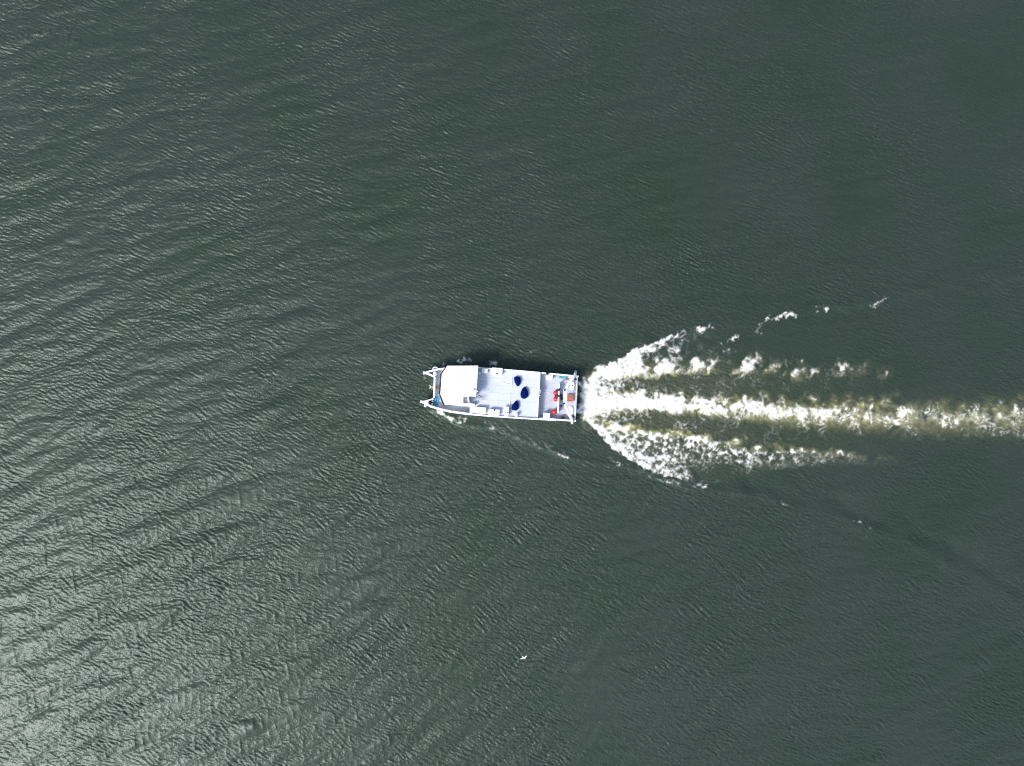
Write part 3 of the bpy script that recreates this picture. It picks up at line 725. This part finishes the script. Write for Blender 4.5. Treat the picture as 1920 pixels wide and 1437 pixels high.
# ------------------------------------------------------------------ bean bags
def bean(label, outline, seed):
    rnd = random.Random(seed); cx = sum(p[0] for p in outline)/len(outline); cy = sum(p[1] for p in outline)/len(outline)
    # smooth closed outline
    n = len(outline); ring = []
    for i in range(n):
        p0, p1, p2, p3 = [Vector(outline[(i+k) % n]) for k in (-1, 0, 1, 2)]
        for s in range(5):
            t = s/5; ring.append(0.5*((2*p1)+(p2-p0)*t+(2*p0-5*p1+4*p2-p3)*t*t+(3*p1-p0-3*p2+p3)*t**3))
    prof = [(0.72, 0.0), (0.9, 0.05), (1.0, 0.13), (0.98, 0.22), (0.88, 0.31), (0.66, 0.37), (0.34, 0.40), (0.10, 0.41)]
    bm = bmesh.new(); rows = []
    for sc, z in prof:
        row = []
        for k, p in enumerate(ring):
            wr = 1+0.010*math.sin(k*1.1+seed+z*9)+0.006*math.sin(k*2.7+seed)
            row.append(bm.verts.new(at(cx+(p.x-cx)*sc*wr, cy+(p.y-cy)*sc*wr, Z_MID+.003+z*(1+0.05*math.sin(k*.8+seed)))))
        rows.append(row)
    for a, b in zip(rows, rows[1:]):
        for k in range(len(ring)): bm.faces.new((a[k], a[(k+1) % len(ring)], b[(k+1) % len(ring)], b[k]))
    bm.faces.new(rows[0][::-1]); bm.faces.new(rows[-1])
    o = link('bean_bag', bm, M['blue'], None, True, Matrix.Translation(at(cx, cy, Z_MID)))
    return tag(o, label, 'bean bag', 'navy bean bags on the main deck')
bean('navy blue bean bag nearest the upper rail, broad end up and pointed end down', [(964, 708), (969.5, 706.2), (975, 708.2), (976.4, 714), (974.8, 721.5), (970.8, 725), (967, 721), (964.4, 715)], 1)
bean('largest navy blue egg-shaped bean bag, middle of the three and nearest the aft deck', [(983.4, 726), (987.8, 729.5), (990.2, 736.5), (989.4, 744.5), (984.5, 748), (978.5, 747.2), (975.8, 742), (976.6, 735), (979.6, 728.6)], 2)
bean('navy blue bean bag with slanting pointed tip beside the white cabinet, lowest of the three', [(967.2, 751.8), (971, 754), (972.8, 760), (971.4, 767.4), (967.6, 770.2), (962, 769.6), (959, 767), (960.2, 760), (963.4, 756)], 3)

# ------------------------------------------------------------------ red buoys, crate, ropes, fenders
def buoy(label, x, y, r=0.30):
    c = at(x, y, Z_AFT); o = empty('buoy', c); tag(o, label, 'buoy', 'red round buoys beside the white beam')
    bm = bmesh.new()
    lathe(bm, c, [(0, 0.0)]+[(r*math.sin(math.pi*k/14), r-r*math.cos(math.pi*k/14)*1.0) for k in range(1, 14)]+[(0.0, 2*r)], 28)
    link('float', bm, M['red'], o, True)
    bm = bmesh.new(); lathe(bm, c, [(.07, 2*r-.02), (.07, 2*r+.05), (.04, 2*r+.07), (0, 2*r+.07)], 12); link('eye', bm, M['pink'], o, True)
    return o
buoy('red round buoy with a dark strap over its upper right, topmost of the three', 1042.0, 737.0)
buoy('red round buoy just below the black strap, middle of the three', 1041.9, 748.4)
buoy('red round buoy standing alone at the lower end of the white beam', 1038.8, 772.6)
def strap(label, pts, r):
    bm = bmesh.new(); P = [at(*p) for p in pts]; tube(bm, P, r, 8)
    o = link('strap', bm, M['black'], None, True, Matrix.Translation(P[0])); return tag(o, label, 'strap', 'black straps by the red buoys')
strap('black strap slanting from the white beam onto the topmost red buoy', [(1049.4, 729.6, 1.85), (1047.2, 732.4, 1.88), (1045.2, 732.6, 1.72), (1043.0, 733.2, 1.62)], .12)
strap('black strap lying across the white beam between two red buoys', [(1040.6, 742.4, 1.55), (1044, 742.9, 1.66), (1048.4, 743.6, 1.86)], .11)
strap('dark maroon bundle lying on the deck between the white beam and the gantry', [(1052.0, 739.8, 1.1), (1052.6, 744, 1.12), (1053.2, 750.2, 1.1)], .12)
# orange crate
cr = empty('crate', at(1068.6, 746.8, Z_AFT), BOAT_ANG); tag(cr, 'orange slatted crate between the two white oval hatches', 'crate')
bm = bmesh.new()
for (a, b, c2, d) in ((1063.4, 740.6, 1064.4, 753.4), (1073.4, 740.6, 1074.4, 753.4), (1064.5, 740.6, 1073.3, 741.6), (1064.5, 752.4, 1073.3, 753.4)):
    prism(bm, rect(a, b, c2, d, 0), Z_AFT+.002, Z_AFT+.34)
link('frame', bm, M['orange'], cr)
bm = bmesh.new()
for k in range(5): prism(bm, rect(1064.8+k*1.75, 741.7, 1065.7+k*1.75, 752.3, 0), Z_AFT+.24, Z_AFT+.28)
link('slat', bm, M['orange'], cr)
bm = bmesh.new()
rnd = random.Random(5)
for k in range(9):
    c = at(1069+rnd.uniform(-3.4, 3.4), 747.6+rnd.uniform(-3.6, 3.4), Z_AFT+.12)
    lathe(bm, c, [(0, -.12), (.1, -.09), (.14, 0), (.1, .09), (0, .12)], 10)
link('contents', bm, M['pink'], cr, True)
def rope(name, label, cat, mat, args):
    bm = coil(*args); o = link(name, bm, M[mat], None, True, Matrix.Translation(at(args[0], args[1], args[2]))); return tag(o, label, cat)
rope('rope_coil', 'teal rope coil nearer the white box along the upper bulwark of the aft deck', 'rope', 'teal', (1052, 707.6, Z_AFT, 0.24, 4, .035, 3))
rope('rope_coil', 'teal rope coil nearer the gantry along the upper bulwark of the aft deck', 'rope', 'teal', (1060.0, 706.8, Z_AFT, 0.25, 4, .04, 6))
rope('rope_coil', 'rust red rope heap below the teal coils on the aft deck', 'rope', 'redrope', (1061.4, 710.9, Z_AFT, 0.20, 5, .035, 9, .4))
rope('rope_coil', 'brown rope heap by the lower end of the gantry', 'rope', 'brown', (1055.6, 780.6, Z_AFT, 0.22, 5, .045, 12, .7))
rope('rope_coil', 'bright blue rope pile beside the crossbeam on the foredeck', 'rope', 'skyblue', (817.4, 748.4, Z_FORE, 0.24, 6, .045, 15, 1.2))
rope('rope_coil', 'bright blue rope pile against the lower bulwark of the foredeck', 'rope', 'skyblue', (818.2, 757.4, Z_FORE, 0.26, 7, .045, 18, 1.0))
# windlass in the lower bow
wl = empty('windlass', at(809, 756, Z_FORE)); tag(wl, 'dark anchor windlass inside the lower bow beside blue rope', 'winch')
bm = bmesh.new(); tube(bm, [at(806, 755, 1.2), at(812.5, 757.8, 1.2)], .20, 12); link('drum', bm, M['black'], wl)
bm = bmesh.new(); prism(bm, rect(805, 753.5, 807, 758, 15), Z_FORE, 1.35); link('base', bm, M['steel'], wl)
bm = bmesh.new(); lathe(bm, at(810.4, 753.2, Z_FORE), [(.14, 0), (.12, .2), (.17, .25), (0, .3)], 12); link('capstan_head', bm, M['box'], wl, True)
bm = bmesh.new(); lathe(bm, at(810, 758.0, 1.38), [(.10, 0), (.10, .06), (0, .1)], 12); link('cap', bm, M['gull'], wl, True)
# fenders
def fender(label, x, y, z, r, mat, cat='fender'):
    c = at(x, y, z); bm = bmesh.new()
    lathe(bm, c, [(0, -r*1.5), (r*.55, -r*1.3), (r*.95, -r*.6), (r, 0), (r*.9, r*.6), (r*.5, r*1.1), (.05, r*1.3), (.05, r*1.5), (0, r*1.5)], 16)
    o = link('fender', bm, M[mat], None, True, Matrix.Translation(c)); return tag(o, label, cat)
fender('white ball fender hanging outside the lower bow', 797.9, 761.2, 1.2, .17, 'box')
fender('black fender on the upper bulwark beside the square white box', 1025.9, 700.8, 1.85, .17, 'black')
fender('black fender at the lower bulwark of the aft deck beside brown rope', 1054.2, 784.8, 1.35, .17, 'black')
# anchor hung on the crossbeam
an = empty('anchor', at(809, 726, .9)); tag(an, 'pale steel anchor hanging in front of the crossbeam between the two bows', 'anchor')
bm = bmesh.new(); tube(bm, [at(813.2, 726.2, 1.2), at(806.5, 725.6, .95)], .06, 8); link('shank', bm, M['steel'], an)
for sgn in (-1, 1):
    bm = bmesh.new(); prism(bm, [(805.4, 725.6), (805.0, 725.6+sgn*4.4), (807.6, 725.6+sgn*2.6), (808.6, 725.6+sgn*.8)], .84, .93); link('fluke', bm, M['steel'], an)

# ------------------------------------------------------------------ gull
gz = 3.0
gl = empty('gull', at(981.5, 1233, gz)); tag(gl, 'small white and grey gull gliding over the water below the boat', 'bird')
def gp(x, y, dz=0): return at(x, y, gz+dz)
bm = bmesh.new()
tube(bm, [gp(979.0, 1230.8, .02), gp(980.2, 1231.8, .03), gp(982, 1233.2, .03), gp(983.6, 1234.6, .03), gp(984.6, 1235.4, .03), gp(985.2, 1235.9, .02)], [.02, .06, .08, .065, .045, .012], 10)
link('body', bm, M['gull'], gl, True)
for pts, in (([(982.2, 1234.2, .05), (979, 1235.9, .14), (975.0, 1235.6, .10), (978.0, 1234.4, .13), (981.0, 1232.4, .05)],), ([(984.2, 1234.6, .05), (986.6, 1232.4, .14), (988.4, 1229.0, .10), (985.8, 1231.0, .13), (982.8, 1232.6, .05)],)):
    bm = bmesh.new(); f = bm.faces.new([bm.verts.new(gp(*p)) for p in pts]); bmesh.ops.triangulate(bm, faces=[f]); bmesh.ops.solidify(bm, geom=bm.faces[:], thickness=.015)
    link('wing', bm, M['gull'], gl)
bm = bmesh.new(); f = bm.faces.new([bm.verts.new(gp(*p)) for p in ((979.6, 1231.8, .03), (977.6, 1230.6, .03), (978.6, 1229.8, .03), (980.2, 1231, .03))]); bmesh.ops.solidify(bm, geom=bm.faces[:], thickness=.015)
link('tail', bm, M['gullgrey'], gl)
